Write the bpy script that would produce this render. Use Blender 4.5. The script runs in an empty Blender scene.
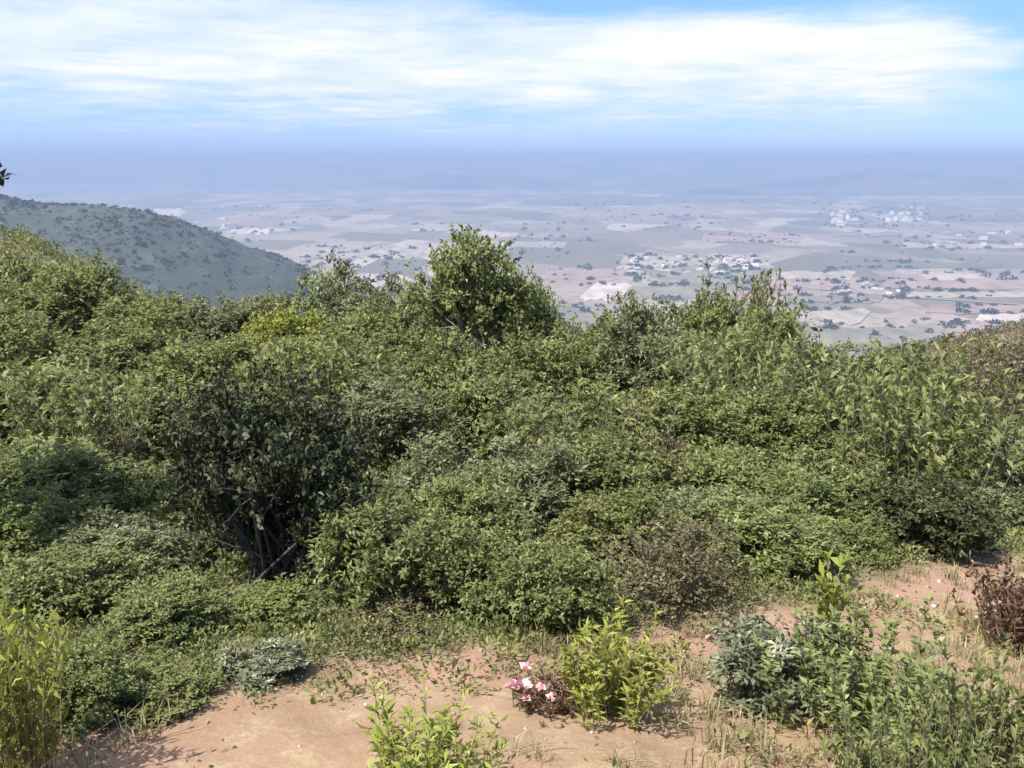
import bpy, math, random
import numpy as np
from math import radians as R

# ------------------------------------------------------------------ camera
scene = bpy.context.scene
PITCH = 14.3
FOC = 887.0
cam_d = bpy.data.cameras.new('camera')
cam = bpy.data.objects.new('camera', cam_d)
scene.collection.objects.link(cam)
cam.location = (0, 0, 0)
cam.rotation_euler = (R(90 - PITCH), 0, 0)
cam_d.sensor_width = 36
cam_d.lens = 36 * FOC / 1024
cam_d.clip_start = 0.05
cam_d.clip_end = 300000
scene.camera = cam

# ------------------------------------------------------------------ exposure / renderer
scene.render.engine = 'CYCLES'
vs = scene.view_settings
scene.display_settings.display_device = 'sRGB'
vs.view_transform = 'Standard'
vs.look = 'None'
vs.gamma = 1
vs.use_curve_mapping = False
vs.exposure = 1.32
cy = scene.cycles
cy.use_denoising = True
cy.max_bounces = 6
cy.diffuse_bounces = 3
cy.glossy_bounces = 2
cy.transmission_bounces = 3
cy.volume_bounces = 1
cy.caustics_reflective = False
cy.caustics_refractive = False

# ------------------------------------------------------------------ sky and sun
SUN_EL, SUN_AZ = 60.0, -128.0       # azimuth measured from +Y (view direction) towards +X
world = bpy.data.worlds.new('World')
scene.world = world
world.use_nodes = True


class NT:
    """small helper to write node trees"""
    def __init__(s, tree):
        s.t = tree
        s.n = tree.nodes
        s.l = tree.links

    def new(s, typ, **kw):
        nd = s.n.new(typ)
        for k, v in kw.items():
            setattr(nd, k, v)
        return nd

    def put(s, sock, v):
        if hasattr(v, 'is_output') or isinstance(v, bpy.types.NodeSocket):
            s.l.new(v, sock)
        else:
            sock.default_value = v

    def math(s, op, a, b=0.0, c=0.0, clamp=False):
        nd = s.new('ShaderNodeMath', operation=op)
        nd.use_clamp = clamp
        s.put(nd.inputs[0], a)
        s.put(nd.inputs[1], b)
        s.put(nd.inputs[2], c)
        return nd.outputs[0]

    def mix(s, f, a, b, blend='MIX'):
        nd = s.new('ShaderNodeMix', data_type='RGBA', blend_type=blend)
        s.put(nd.inputs[0], f)
        s.put(nd.inputs[6], a)
        s.put(nd.inputs[7], b)
        return nd.outputs[2]

    def smooth(s, v, a, b):
        nd = s.new('ShaderNodeMapRange', interpolation_type='SMOOTHSTEP')
        s.put(nd.inputs[0], v)
        nd.inputs[1].default_value = a
        nd.inputs[2].default_value = b
        return nd.outputs[0]

    def noise(s, vec, scale, detail=4, rough=0.55, dist=0.0):
        nd = s.new('ShaderNodeTexNoise')
        s.put(nd.inputs['Vector'], vec)
        nd.inputs['Scale'].default_value = scale
        nd.inputs['Detail'].default_value = detail
        nd.inputs['Roughness'].default_value = rough
        nd.inputs['Distortion'].default_value = dist
        return nd.outputs['Fac']

    def ramp(s, f, stops):
        nd = s.new('ShaderNodeValToRGB')
        s.put(nd.inputs[0], f)
        el = nd.color_ramp.elements
        while len(el) < len(stops):
            el.new(0.5)
        for e, (p, c) in zip(el, stops):
            e.position = p
            e.color = (*c, 1)
        return nd.outputs[0]

    def combine(s, x, y, z):
        nd = s.new('ShaderNodeCombineXYZ')
        s.put(nd.inputs[0], x)
        s.put(nd.inputs[1], y)
        s.put(nd.inputs[2], z)
        return nd.outputs[0]


w = NT(world.node_tree)
for n in list(w.n):
    w.n.remove(n)
sky = w.new('ShaderNodeTexSky', sky_type='NISHITA')
sky.sun_disc = False
sky.sun_elevation = R(SUN_EL)
sky.sun_rotation = R(SUN_AZ)
sky.altitude = 600
sky.air_density = 1.0
sky.dust_density = 0.6
sky.ozone_density = 2.0
SKY_STRENGTH = 0.1
tc = w.new('ShaderNodeTexCoord')
sep = w.new('ShaderNodeSeparateXYZ')
w.l.new(tc.outputs['Generated'], sep.inputs[0])
dx, dy, dz = sep.outputs
hor = w.math('SQRT', w.math('ADD', w.math('MULTIPLY', dx, dx), w.math('MULTIPLY', dy, dy)))
elev = w.math('ARCTAN2', dz, hor)                  # radians
az = w.math('ARCTAN2', dx, dy)
# cloud sheet seen in perspective: the plane coordinates shrink towards the horizon
zz = w.math('ADD', w.math('MAXIMUM', dz, 0.0), 0.045)
cp = w.combine(w.math('DIVIDE', dx, zz), w.math('DIVIDE', dy, zz), 0.0)
n1 = w.noise(cp, 0.5, 9, 0.60, 0.4)
n2 = w.noise(cp, 1.6, 9, 0.64, 0.5)
nn = w.math('ADD', w.math('MULTIPLY', n1, 0.7), w.math('MULTIPLY', n2, 0.3))
band = w.smooth(elev, R(0.6), R(5.0))
# the bank thins out high up and towards the right
thin = w.math('MULTIPLY', w.smooth(elev, R(5.6), R(9.4)), w.math('ADD', 0.09, w.math('MULTIPLY', w.smooth(az, R(-9), R(12)), 0.24)))
thin_r = w.math('MULTIPLY', w.smooth(az, R(21), R(31)), 0.17)
thin_l = w.math('MULTIPLY', w.math('SUBTRACT', 1.0, w.smooth(az, R(-30), R(-16))), 0.05)
cov = w.math('SUBTRACT', w.math('ADD', nn, w.math('MULTIPLY', band, 0.26)), w.math('ADD', w.math('ADD', thin, thin_r), thin_l))
thin_up = w.smooth(elev, R(13), R(24))
gx = w.math('DIVIDE', w.math('SUBTRACT', az, R(14)), R(8.5)); gy = w.math('DIVIDE', w.math('SUBTRACT', elev, R(6.6)), R(1.9))
mass = w.math('EXPONENT', w.math('MULTIPLY', w.math('ADD', w.math('MULTIPLY', gx, gx), w.math('MULTIPLY', gy, gy)), -1.0))
cov = w.math('ADD', cov, w.math('ADD', w.math('MULTIPLY', thin_up, 0.20), w.math('MULTIPLY', mass, 0.20)))
for (ga, ge, sa, se, amt) in ((3.0, 9.2, 3.4, 0.9, .30), (17.0, 9.5, 6.0, 0.55, .34), (30.5, 7.6, 3.2, 2.2, .22), (-29, 4.5, 4.0, 1.2, .10)):
    qx = w.math('DIVIDE', w.math('SUBTRACT', az, R(ga)), R(sa)); qy = w.math('DIVIDE', w.math('SUBTRACT', elev, R(ge)), R(se))
    hole = w.math('EXPONENT', w.math('MULTIPLY', w.math('ADD', w.math('MULTIPLY', qx, qx), w.math('MULTIPLY', qy, qy)), -1.0))
    cov = w.math('SUBTRACT', cov, w.math('MULTIPLY', hole, amt))
cmask = w.smooth(cov, 0.44, 0.80)
cmask = w.math('MULTIPLY', cmask, w.smooth(elev, R(0.2), R(2.6)))
bright = w.math('ADD', w.noise(cp, 0.9, 8, 0.6, 0.3), w.math('MULTIPLY', mass, 0.16))
ccol = w.ramp(bright, [(0.32, (3.05, 3.6, 3.95)), (0.48, (3.6, 3.97, 4.1)), (0.62, (4.4, 4.4, 4.15))])
tint = w.mix(w.smooth(elev, R(3), R(22)), (0.385, 0.505, 0.97, 1), (0.80, 0.95, 1.15, 1))
skyc = w.mix(1.0, sky.outputs[0], tint, 'MULTIPLY')
lift = w.math('ADD', 1.0, w.math('MULTIPLY', w.smooth(elev, R(14), R(38)), 1.0))   # unseen cloud overhead brightened to add soft fill light in the shadows
vm = w.new('ShaderNodeVectorMath', operation='SCALE')
w.l.new(ccol, vm.inputs[0])
w.l.new(lift, vm.inputs['Scale'])
col = w.mix(cmask, skyc, vm.outputs[0])
bg = w.new('ShaderNodeBackground')
w.l.new(col, bg.inputs[0])
bg.inputs[1].default_value = SKY_STRENGTH
out = w.new('ShaderNodeOutputWorld')
w.l.new(bg.outputs[0], out.inputs[0])

sun_d = bpy.data.lights.new('sun', 'SUN')
sun_d.energy = 4.5
sun_d.angle = R(0.5)
sun_d.color = (1.0, 0.95, 0.87)
sun = bpy.data.objects.new('sun', sun_d)
scene.collection.objects.link(sun)
sun.rotation_euler = (R(90 - SUN_EL), 0, R(180 - SUN_AZ))
sun.location = (0, 0, 60)

# ------------------------------------------------------------------ materials
def material(name):
    m = bpy.data.materials.new(name)
    m.use_nodes = True
    nt = NT(m.node_tree)
    for n in list(nt.n):
        nt.n.remove(n)
    o = nt.new('ShaderNodeOutputMaterial')
    p = nt.new('ShaderNodeBsdfPrincipled')
    p.inputs['Roughness'].default_value = 0.8
    p.inputs['Specular IOR Level'].default_value = 0.25
    nt.l.new(p.outputs[0], o.inputs[0])
    return m, nt, p, o


def leaf_material(name, stops, trans=0.38, var=0.18, rough=0.55):
    """leaf colours spread over the leaves by their own tone, each plant a little different"""
    m, nt, p, o = material(name)
    at = nt.new('ShaderNodeAttribute', attribute_name='tone')
    c = nt.ramp(at.outputs['Fac'], stops)
    oi = nt.new('ShaderNodeObjectInfo')
    hsv = nt.new('ShaderNodeHueSaturation')
    nt.put(hsv.inputs['Hue'], nt.math('ADD', 0.5 - 0.016, nt.math('MULTIPLY', oi.outputs['Random'], 0.022)))
    nt.put(hsv.inputs['Value'], nt.math('ADD', 1 - var / 2, nt.math('MULTIPLY', oi.outputs['Random'], var)))
    nt.put(hsv.inputs['Color'], c)
    nt.l.new(hsv.outputs[0], p.inputs['Base Color'])
    p.inputs['Roughness'].default_value = rough
    tr = nt.new('ShaderNodeBsdfTranslucent')
    nt.l.new(hsv.outputs[0], tr.inputs[0])
    mx = nt.new('ShaderNodeMixShader')
    mx.inputs[0].default_value = trans
    nt.l.new(p.outputs[0], mx.inputs[1])
    nt.l.new(tr.outputs[0], mx.inputs[2])
    nt.l.new(mx.outputs[0], o.inputs[0])
    return m


M = {}
M['olive'] = leaf_material('olive_leaves', [(0.0, (0.090, 0.108, 0.031)), (.45, (0.152, 0.175, 0.058)), (.8, (0.207, 0.228, 0.088)), (1, (0.284, 0.288, 0.124))])
M['green'] = leaf_material('green_leaves', [(0.0, (0.082, 0.104, 0.034)), (.45, (0.144, 0.167, 0.058)), (.8, (0.205, 0.225, 0.085)), (1, (0.273, 0.284, 0.125))])
M['sage'] = leaf_material('sage_leaves', [(0.0, (0.095, 0.107, 0.047)), (.45, (0.155, 0.173, 0.082)), (.8, (0.210, 0.230, 0.118)), (1, (0.280, 0.294, 0.168))])
M['lime'] = leaf_material('lime_leaves', [(0.0, (0.118, 0.139, 0.022)), (.45, (0.203, 0.233, 0.041)), (.8, (0.288, 0.321, 0.072)), (1, (0.385, 0.407, 0.124))])
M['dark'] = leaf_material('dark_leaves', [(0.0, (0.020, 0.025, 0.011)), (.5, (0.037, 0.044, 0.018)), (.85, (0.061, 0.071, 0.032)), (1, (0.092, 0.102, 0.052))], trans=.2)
M['dry'] = leaf_material('dry_leaves', [(0.0, (.072, .061, .032)), (.5, (.138, .120, .066)), (.85, (.21, .182, .108)), (1, (.29, .25, .16))])
M['deep'] = leaf_material('deep_green_leaves', [(0.0, (0.040, 0.050, 0.020)), (.5, (0.073, 0.086, 0.032)), (.85, (0.116, 0.126, 0.052)), (1, (0.176, 0.179, 0.081))])
M['blue'] = leaf_material('bluish_leaves', [(0.0, (.085, .095, .052)), (.5, (.15, .162, .095)), (.85, (.27, .275, .18)), (1, (.44, .43, .32))], rough=.45)
M['rust'] = leaf_material('rusty_leaves', [(0.0, (.055, .030, .018)), (.5, (.115, .066, .040)), (.85, (.20, .125, .08)), (1, (.36, .26, .20))])
M['straw'] = leaf_material('straw_blades', [(0.0, (0.138, 0.122, 0.058)), (.5, (0.233, 0.201, 0.101)), (.85, (0.318, 0.270, 0.148)), (1, (0.403, 0.350, 0.212))])
M['pink'] = leaf_material('pink_petals', [(0.0, (.55, .20, .24)), (.5, (.68, .36, .38)), (1, (.80, .66, .62))])


def bark_material(name, a, b):
    m, nt, p, o = material(name)
    tcn = nt.new('ShaderNodeTexCoord')
    f = nt.noise(tcn.outputs['Object'], 30, 4, .6)
    nt.l.new(nt.ramp(f, [(.3, a), (.7, b)]), p.inputs['Base Color'])
    p.inputs['Roughness'].default_value = .9
    return m


M['bark'] = bark_material('grey_bark', (.09, .075, .06), (.20, .17, .14))
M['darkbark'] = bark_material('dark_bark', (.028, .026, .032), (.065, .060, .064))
M['drybark'] = bark_material('dry_stalk', (.14, .095, .06), (.28, .20, .13))

# ------------------------------------------------------------------ terrain heights
_py = np.array([-60, -6, 0, 3, 5, 7, 10, 14, 20, 28, 40, 60, 100, 200, 400, 900, 1700, 2600], float)
_pz = np.array([-4.0, -2.2, -2.3, -2.5, -2.85, -3.3, -3.9, -4.6, -5.7, -7.0, -9.6, -14.5, -25, -62, -150, -360, -640, -700], float)
PLAIN = -600.0


def _hash_noise(x, y, seed):
    xi = np.floor(x); yi = np.floor(y)
    fx = x - xi; fy = y - yi
    fx = fx * fx * (3 - 2 * fx); fy = fy * fy * (3 - 2 * fy)

    def h(a, b):
        v = np.sin(a * 127.1 + b * 311.7 + seed * 74.7) * 43758.5453
        return v - np.floor(v)
    return (h(xi, yi) * (1 - fx) + h(xi + 1, yi) * fx) * (1 - fy) + (h(xi, yi + 1) * (1 - fx) + h(xi + 1, yi + 1) * fx) * fy


def fbm(x, y, seed, octv=4):
    s = 0; a = .5; f = 1.0
    for i in range(octv):
        s = s + a * (_hash_noise(x * f + 3.1 * i, y * f - 1.7 * i, seed + i) - .5)
        a *= .5; f *= 2.03
    return s


def height(x, y):
    x = np.asarray(x, float); y = np.asarray(y, float)
    z = np.interp(y, _py, _pz)
    z = z + 27 * np.exp(-((x + 85) / 30) ** 2 / 2 * 1.0 - ((y - 105) / 45) ** 2 / 2)
    z = z + 7.0 * np.exp(-((x - 66) / 22) ** 2 / 2 - ((y - 78) / 30) ** 2 / 2)
    z = z - 2.6 * np.exp(-((x - 17) / 12) ** 2 / 2 - ((y - 52) / 22) ** 2 / 2)
    r = np.hypot(x, y)
    z = z + .22 * fbm(x / 1.7, y / 1.7, 5) + np.clip(r / 60, 0, 1) * 1.6 * fbm(x / 14, y / 14, 9) + np.clip((r - 80) / 300, 0, 1) * 30 * fbm(x / 140, y / 140, 12)
    return z


def hz(x, y):
    return float(height(x, y))


CP, SP = math.cos(R(PITCH)), math.sin(R(PITCH))


def z_at(py, d):
    """height of the line of sight through picture row py, d metres ahead (centre column)"""
    return -d * math.tan(R(PITCH) + math.atan((py - 384) / FOC))


def spot(px, d, h=0.0):
    """a point on the ground d metres ahead on the bearing of picture column px"""
    z = hz(0, d)
    x = 0
    for _ in range(6):
        x = (px - 512) / FOC * (d * CP - (z + h * .5) * SP)
        z = hz(x, d)
    return x, d, z


def on_plain(px, py, zp=PLAIN):
    a = R(PITCH) + math.atan((py - 384) / FOC)
    y = -zp / math.tan(a)
    x = (px - 512) / FOC * (y * CP - zp * SP)
    return x, y


# the edge between the bare clearing (camera side) and the thicket
_ex = np.array([-6, -2.6, -1.75, -0.9, -.1, .6, 1.2, 2.0, 2.8, 3.5, 4.6, 8], float)
_ey = np.array([2.3, 2.9, 3.75, 4.3, 4.7, 5.0, 5.3, 5.6, 6.1, 6.9, 7.5, 8.3], float)


def edge_y(x):
    return np.interp(x, _ex, _ey)


# ------------------------------------------------------------------ mesh helpers
def link(o, parent=None):
    scene.collection.objects.link(o)
    if parent is not None:
        o.parent = parent
    return o


def tag(o, label=None, cat=None, group=None, kind=None):
    if label: o['label'] = label
    if cat: o['category'] = cat
    if group: o['group'] = group
    if kind: o['kind'] = kind
    return o


def mesh_from(name, V, F, mats, tone=None, smooth=False, idx=None):
    V = np.ascontiguousarray(V, dtype=np.float32); F = np.ascontiguousarray(F, dtype=np.int32)
    me = bpy.data.meshes.new(name)
    k = F.shape[1]
    me.vertices.add(len(V)); me.vertices.foreach_set('co', V.ravel())
    me.loops.add(F.size); me.loops.foreach_set('vertex_index', F.ravel())
    me.polygons.add(len(F))
    me.polygons.foreach_set('loop_start', np.arange(len(F), dtype=np.int32) * k)
    me.polygons.foreach_set('loop_total', np.full(len(F), k, np.int32))
    if smooth:
        me.polygons.foreach_set('use_smooth', np.ones(len(F), bool))
    if idx is not None:
        me.polygons.foreach_set('material_index', np.asarray(idx, np.int32))
    for m in (mats if isinstance(mats, (list, tuple)) else [mats]):
        me.materials.append(m)
    if tone is not None:
        a = me.attributes.new('tone', 'FLOAT', 'FACE')
        a.data.foreach_set('value', np.asarray(tone, np.float32))
    me.update(calc_edges=True)
    me.validate()
    return me


def unit(v):
    return v / np.maximum(np.linalg.norm(v, axis=-1, keepdims=True), 1e-9)


def leaves(rng, pos, axis, length, width, fold=.25, out=None):
    """one folded rhombic leaf (two triangles) at each point"""
    n = len(pos)
    axis = unit(axis)
    nrm = rng.normal(size=(n, 3)) * .8 + np.array([0, 0, 1.2]) + (out if out is not None else 0)
    side = unit(np.cross(axis, nrm))
    up = unit(np.cross(side, axis))
    L = (length * rng.uniform(.65, 1.3, n))[:, None]
    W = (width * rng.uniform(.7, 1.25, n))[:, None]
    b = pos
    mid = pos + axis * L * .45 + up * L * .06
    tip = pos + axis * L - up * L * .10
    l = mid + side * W * .5 + up * W * fold
    r = mid - side * W * .5 + up * W * fold
    V = np.stack([b, l, tip, r], 1).reshape(-1, 3)
    F = np.arange(4 * n).reshape(-1, 4)
    return V, F


class Tubes:
    def __init__(s):
        s.V = []; s.F = []; s.n = 0

    def add(s, pts, rads, k=6):
        pts = np.asarray(pts, float)
        tang = unit(np.gradient(pts, axis=0))
        ref = np.array([.3, .2, .93]) if abs(tang[0][2]) < .9 else np.array([1., .1, 0])
        a = unit(np.cross(tang, ref)); b = np.cross(tang, a)
        th = np.arange(k) / k * 2 * math.pi
        ring = pts[:, None, :] + np.asarray(rads)[:, None, None] * (np.cos(th)[None, :, None] * a[:, None] + np.sin(th)[None, :, None] * b[:, None])
        m = len(pts)
        s.V.append(ring.reshape(-1, 3))
        for i in range(m - 1):
            for j in range(k):
                s.F.append((s.n + i * k + j, s.n + i * k + (j + 1) % k, s.n + (i + 1) * k + (j + 1) % k, s.n + (i + 1) * k + j))
        s.n += m * k

    def mesh(s, name, mat):
        return mesh_from(name, np.concatenate(s.V), np.array(s.F), mat, smooth=True)


def curve(rng, a, b, sag=.1, n=6):
    a = np.asarray(a, float); b = np.asarray(b, float)
    t = np.linspace(0, 1, n)[:, None]
    d = np.linalg.norm(b - a)
    k1 = a + (b - a) * .33 + rng.normal(size=3) * sag * d + np.array([0, 0, .12 * d])
    k2 = a + (b - a) * .7 + rng.normal(size=3) * sag * d
    return (1 - t) ** 3 * a + 3 * (1 - t) ** 2 * t * k1 + 3 * (1 - t) * t ** 2 * k2 + t ** 3 * b


def crown(seed, lobes, n_clump, twigs, per_twig, leaf, lw, clump_r, twig_len, zmin=.03, shell=.6, up=.5, n_stem=12, stem_r=.012, base_spread=.05, fork=None, bare=26):
    """foliage of a plant of unit size: clumps of twigs on the skin and inside uneven lobes, and the stems that carry them"""
    rng = np.random.default_rng(seed)
    lob = np.array(lobes, float)
    wgt = lob[:, 3] * lob[:, 4] + lob[:, 3] * lob[:, 5]
    wgt /= wgt.sum()
    C = []
    while len(C) < n_clump:
        i = rng.choice(len(lob), p=wgt)
        d = unit(rng.normal(size=3))
        rr = (shell + (1 - shell) * rng.random()) * rng.choice([.92, 1.0, 1.0, 1.12]) if rng.random() < .82 else rng.random() * .7
        p = lob[i, :3] + d * lob[i, 3:6] * rr
        if p[2] > zmin:
            C.append((*p, *d))
    C = np.array(C)
    cen, cdir = C[:, :3], C[:, 3:]
    csize = clump_r * rng.uniform(.6, 1.35, n_clump)
    ctone = rng.normal(0, .16, n_clump)
    ci = np.repeat(np.arange(n_clump), twigs)
    nt = len(ci)
    tp = cen[ci] + rng.normal(size=(nt, 3)) * csize[ci][:, None] * .55
    td = unit(cdir[ci] * .8 + rng.normal(size=(nt, 3)) * .75 + np.array([0, 0, up]))
    li = np.repeat(np.arange(nt), per_twig)
    t = rng.random(len(li))
    pos = tp[li] + td[li] * (t * twig_len)[:, None] + rng.normal(size=(len(li), 3)) * leaf * .15
    ax = td[li] * .7 + rng.normal(size=(len(li), 3)) * .75
    keep = pos[:, 2] > zmin * .5
    pos, ax, li = pos[keep], ax[keep], li[keep]
    V, F = leaves(rng, pos, ax, leaf, lw, out=cdir[ci[li]] * .9)
    tone = np.clip(.42 + ctone[ci[li]] + rng.normal(0, .2, len(pos)), 0, 1)
    T = Tubes()
    T.add([(0, 0, -.09), (0, 0, -.05), (0, 0, -.02)], [base_spread * 1.2, base_spread * 1.8, base_spread * .6], 8)
    order = rng.permutation(n_clump)[:n_stem]
    for q in order:
        e = cen[q]
        a = np.array([rng.normal() * base_spread, rng.normal() * base_spread, -.03])
        if fork is not None:
            a = np.array(fork[rng.integers(len(fork))], float)
        T.add(curve(rng, a, e, .07, 7), np.linspace(stem_r, stem_r * .25, 7) * rng.uniform(.7, 1.2))
        for _ in range(3):
            u = rng.uniform(.45, .95)
            s0 = a + (e - a) * u
            s1 = e + rng.normal(size=3) * clump_r * 1.5
            T.add(curve(rng, s0, s1, .06, 4), np.linspace(stem_r * .4, stem_r * .12, 4), 4)
    for q in rng.choice(order, bare):
        e = cen[q] + unit(cdir[q] + np.array([0, 0, .8]) + rng.normal(size=3) * .4) * rng.uniform(.06, .17)
        T.add(curve(rng, cen[q], e, .08, 4), np.linspace(.0042, .0014, 4), 4)
    return (V, F, tone), T


def shoots(seed, n, h, spread, leaf, lw, per, lean=.25, stem_r=.006, start=.12, droop=0.0, arc=.1):
    """upright stalks with leaves set along them"""
    rng = np.random.default_rng(seed)
    P = []; A = []; tn = []
    T = Tubes()
    for i in range(n):
        a = np.array([*(rng.normal(size=2) * spread * .35), -.02])
        o = unit(np.array([a[0], a[1], 0]) + rng.normal(size=3) * .02 + 1e-4)
        hh = h * rng.uniform(.6, 1.08)
        e = a + np.array([*(o[:2] * hh * lean * rng.uniform(.3, 1.3)), hh]) + np.array([*rng.normal(size=2) * .08 * h, 0])
        c = curve(rng, a, e, arc * .5, 8)
        T.add(c, np.linspace(stem_r, stem_r * .35, 8) * rng.uniform(.7, 1.2), 5)
        t = rng.uniform(start, 1.02, per)
        seg = np.clip(t * 7, 0, 6.99).astype(int); f = np.clip(t * 7, 0, 7) - seg
        p = c[seg] * (1 - f[:, None]) + c[seg + 1] * f[:, None]
        ang = rng.uniform(0, 2 * math.pi, per)
        dirs = np.stack([np.cos(ang), np.sin(ang), rng.uniform(.2, 1.1, per) - droop], 1)
        P.append(p); A.append(dirs); tn.append(np.clip(rng.normal(.45, .2, per) + rng.normal(0, .1), 0, 1))
    P = np.concatenate(P); A = np.concatenate(A)
    V, F = leaves(rng, P, A, leaf, lw)
    return (V, F, np.concatenate(tn)), T


def blades(seed, n, h, spread, wd, lean=.5, droop=.3):
    """a tussock of narrow grass blades"""
    rng = np.random.default_rng(seed)
    a = np.concatenate([rng.normal(size=(n, 2)) * spread * .4, np.full((n, 1), -.01)], 1)
    ang = rng.uniform(0, 2 * math.pi, n)
    o = np.stack([np.cos(ang), np.sin(ang), np.zeros(n)], 1)
    H = h * rng.uniform(.45, 1.1, n)[:, None]
    ln = lean * rng.uniform(.2, 1.2, n)[:, None]
    m = a + o * H * ln * .4 + np.array([0, 0, 1]) * H * .6
    e = a + o * H * ln * 1.2 + np.array([0, 0, 1]) * H * (1 - droop * ln)
    s = np.stack([-np.sin(ang), np.cos(ang), np.zeros(n)], 1) * wd
    V = np.stack([a - s * .5, a + s * .5, m + s * .4, m - s * .4, e - s * .06, e + s * .06], 1).reshape(-1, 3)
    b = np.arange(n)[:, None] * 6
    F = np.concatenate([b + np.array([0, 1, 2, 3]), b + np.array([3, 2, 5, 4])], 0)
    tn = np.clip(rng.normal(.5, .2, n), 0, 1)
    return V, F, np.concatenate([tn, tn])


# ------------------------------------------------------------------ the ground
def polar(name, r0, r1, nr, nth, th0, th1, hfun, mat, smooth=True):
    rr = np.geomspace(r0, r1, nr)
    th = np.linspace(R(th0), R(th1), nth)
    RR, TH = np.meshgrid(rr, th, indexing='ij')
    X, Y = RR * np.sin(TH), RR * np.cos(TH)
    Z = hfun(X, Y)
    V = np.stack([X, Y, Z], -1).reshape(-1, 3)
    i = np.arange(nr - 1)[:, None] * nth + np.arange(nth - 1)[None, :]
    F = np.stack([i, i + nth, i + nth + 1, i + 1], -1).reshape(-1, 4)
    me = mesh_from(name, V, F, mat, smooth=smooth)
    return link(bpy.data.objects.new(name, me))


m, nt, p, o = material('sandy_soil')
geo = nt.new('ShaderNodeNewGeometry')
P = geo.outputs['Position']
sx = nt.new('ShaderNodeSeparateXYZ'); nt.l.new(P, sx.inputs[0])
fine = nt.noise(P, 26, 9, .75)
mid_ = nt.noise(P, 2.3, 5, .6)
big = nt.noise(P, .55, 4, .55)
soil = nt.ramp(nt.math('ADD', nt.math('MULTIPLY', mid_, .6), nt.math('MULTIPLY', fine, .4)),
               [(.32, (0.141, 0.088, 0.054)), (.48, (0.200, 0.128, 0.081)), (.6, (0.238, 0.161, 0.106)), (.75, (0.271, 0.200, 0.141))])
pinkish = nt.mix(nt.smooth(big, .45, .62), soil, (.245, .143, .106, 1))
grit = nt.new('ShaderNodeTexVoronoi'); nt.put(grit.inputs['Vector'], P); grit.inputs['Scale'].default_value = 75
pinkish = nt.mix(nt.math('MULTIPLY', nt.smooth(grit.outputs['Distance'], .35, .12), .3), pinkish, (.26, .215, .17, 1))
litter = nt.smooth(nt.noise(P, 4.5, 6, .7), .50, .63)
lit = nt.mix(nt.math('MULTIPLY', litter, .55), pinkish, nt.ramp(fine, [(.35, (.17, .13, .075)), (.65, (.33, .27, .16))]))
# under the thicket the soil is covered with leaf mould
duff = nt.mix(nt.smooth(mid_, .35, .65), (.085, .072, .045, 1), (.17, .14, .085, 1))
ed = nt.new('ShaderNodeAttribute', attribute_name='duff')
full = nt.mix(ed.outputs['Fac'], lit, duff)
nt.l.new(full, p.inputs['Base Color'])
bp = nt.new('ShaderNodeBump'); bp.inputs['Strength'].default_value = .6; bp.inputs['Distance'].default_value = .02
nt.put(bp.inputs['Height'], nt.math('ADD', fine, nt.math('MULTIPLY', nt.noise(P, 6, 6, .7), 1.5)))
nt.l.new(bp.outputs[0], p.inputs['Normal'])
p.inputs['Roughness'].default_value = .95
M['soil'] = m


def ground_h(X, Y):
    r = np.hypot(X, Y)
    return height(X, Y) + .03 * fbm(X * 5, Y * 5, 21) * (r < 40)


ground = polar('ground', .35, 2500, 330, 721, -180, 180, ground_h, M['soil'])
ground['kind'] = 'structure'
_v = np.empty(len(ground.data.vertices) * 3, np.float32)
ground.data.vertices.foreach_get('co', _v)
_v = _v.reshape(-1, 3)
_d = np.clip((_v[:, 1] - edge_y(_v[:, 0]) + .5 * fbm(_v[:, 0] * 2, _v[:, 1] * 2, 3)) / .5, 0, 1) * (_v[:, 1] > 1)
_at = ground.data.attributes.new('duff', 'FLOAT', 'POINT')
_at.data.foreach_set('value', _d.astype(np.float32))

# the plain far below
m, nt, p, o = material('plain_land')
geo = nt.new('ShaderNodeNewGeometry')
P = geo.outputs['Position']
mp = nt.new('ShaderNodeMapping'); nt.l.new(P, mp.inputs[0]); mp.inputs['Scale'].default_value = (.0016, .00085, 0); mp.inputs['Rotation'].default_value = (0, 0, .18)
vo = nt.new('ShaderNodeTexVoronoi', distance='CHEBYCHEV'); nt.l.new(mp.outputs[0], vo.inputs['Vector']); vo.inputs['Scale'].default_value = 1.6
cellr = nt.new('ShaderNodeSeparateColor'); nt.l.new(vo.outputs['Color'], cellr.inputs[0])
fields = nt.ramp(cellr.outputs[0], [(.0, (0.082, 0.071, 0.048)), (.3, (0.129, 0.103, 0.078)), (.55, (0.176, 0.134, 0.112)), (.8, (0.216, 0.172, 0.146)), (1, (0.285, 0.231, 0.203))])
mp2 = nt.new('ShaderNodeMapping'); nt.l.new(P, mp2.inputs[0]); mp2.inputs['Scale'].default_value = (.001, .0006, 0)
wood = nt.smooth(nt.noise(mp2.outputs[0], 1.3, 9, .7), .47, .66)
land = nt.mix(nt.math('MULTIPLY', wood, .75), fields, (.088, .084, .062, 1))
specks = nt.new('ShaderNodeTexVoronoi'); nt.put(specks.inputs['Vector'], P); specks.inputs['Scale'].default_value = .016
land = nt.mix(nt.math('MULTIPLY', nt.smooth(specks.outputs['Distance'], .42, .25), .55), land, (.075, .073, .052, 1))
nt.l.new(land, p.inputs['Base Color'])
p.inputs['Roughness'].default_value = .95
M['plain'] = m


def plain_h(X, Y):
    r = np.hypot(X, Y)
    return PLAIN + np.clip((r - 13000) / 20000, 0, 1) * 60 * (fbm(X / 4000, Y / 4000, 31)) + .8 * fbm(X / 500, Y / 500, 33) - .3


plain = polar('plain', 1400, 78000, 150, 241, -75, 75, plain_h, M['plain'])
plain['kind'] = 'structure'

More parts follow.
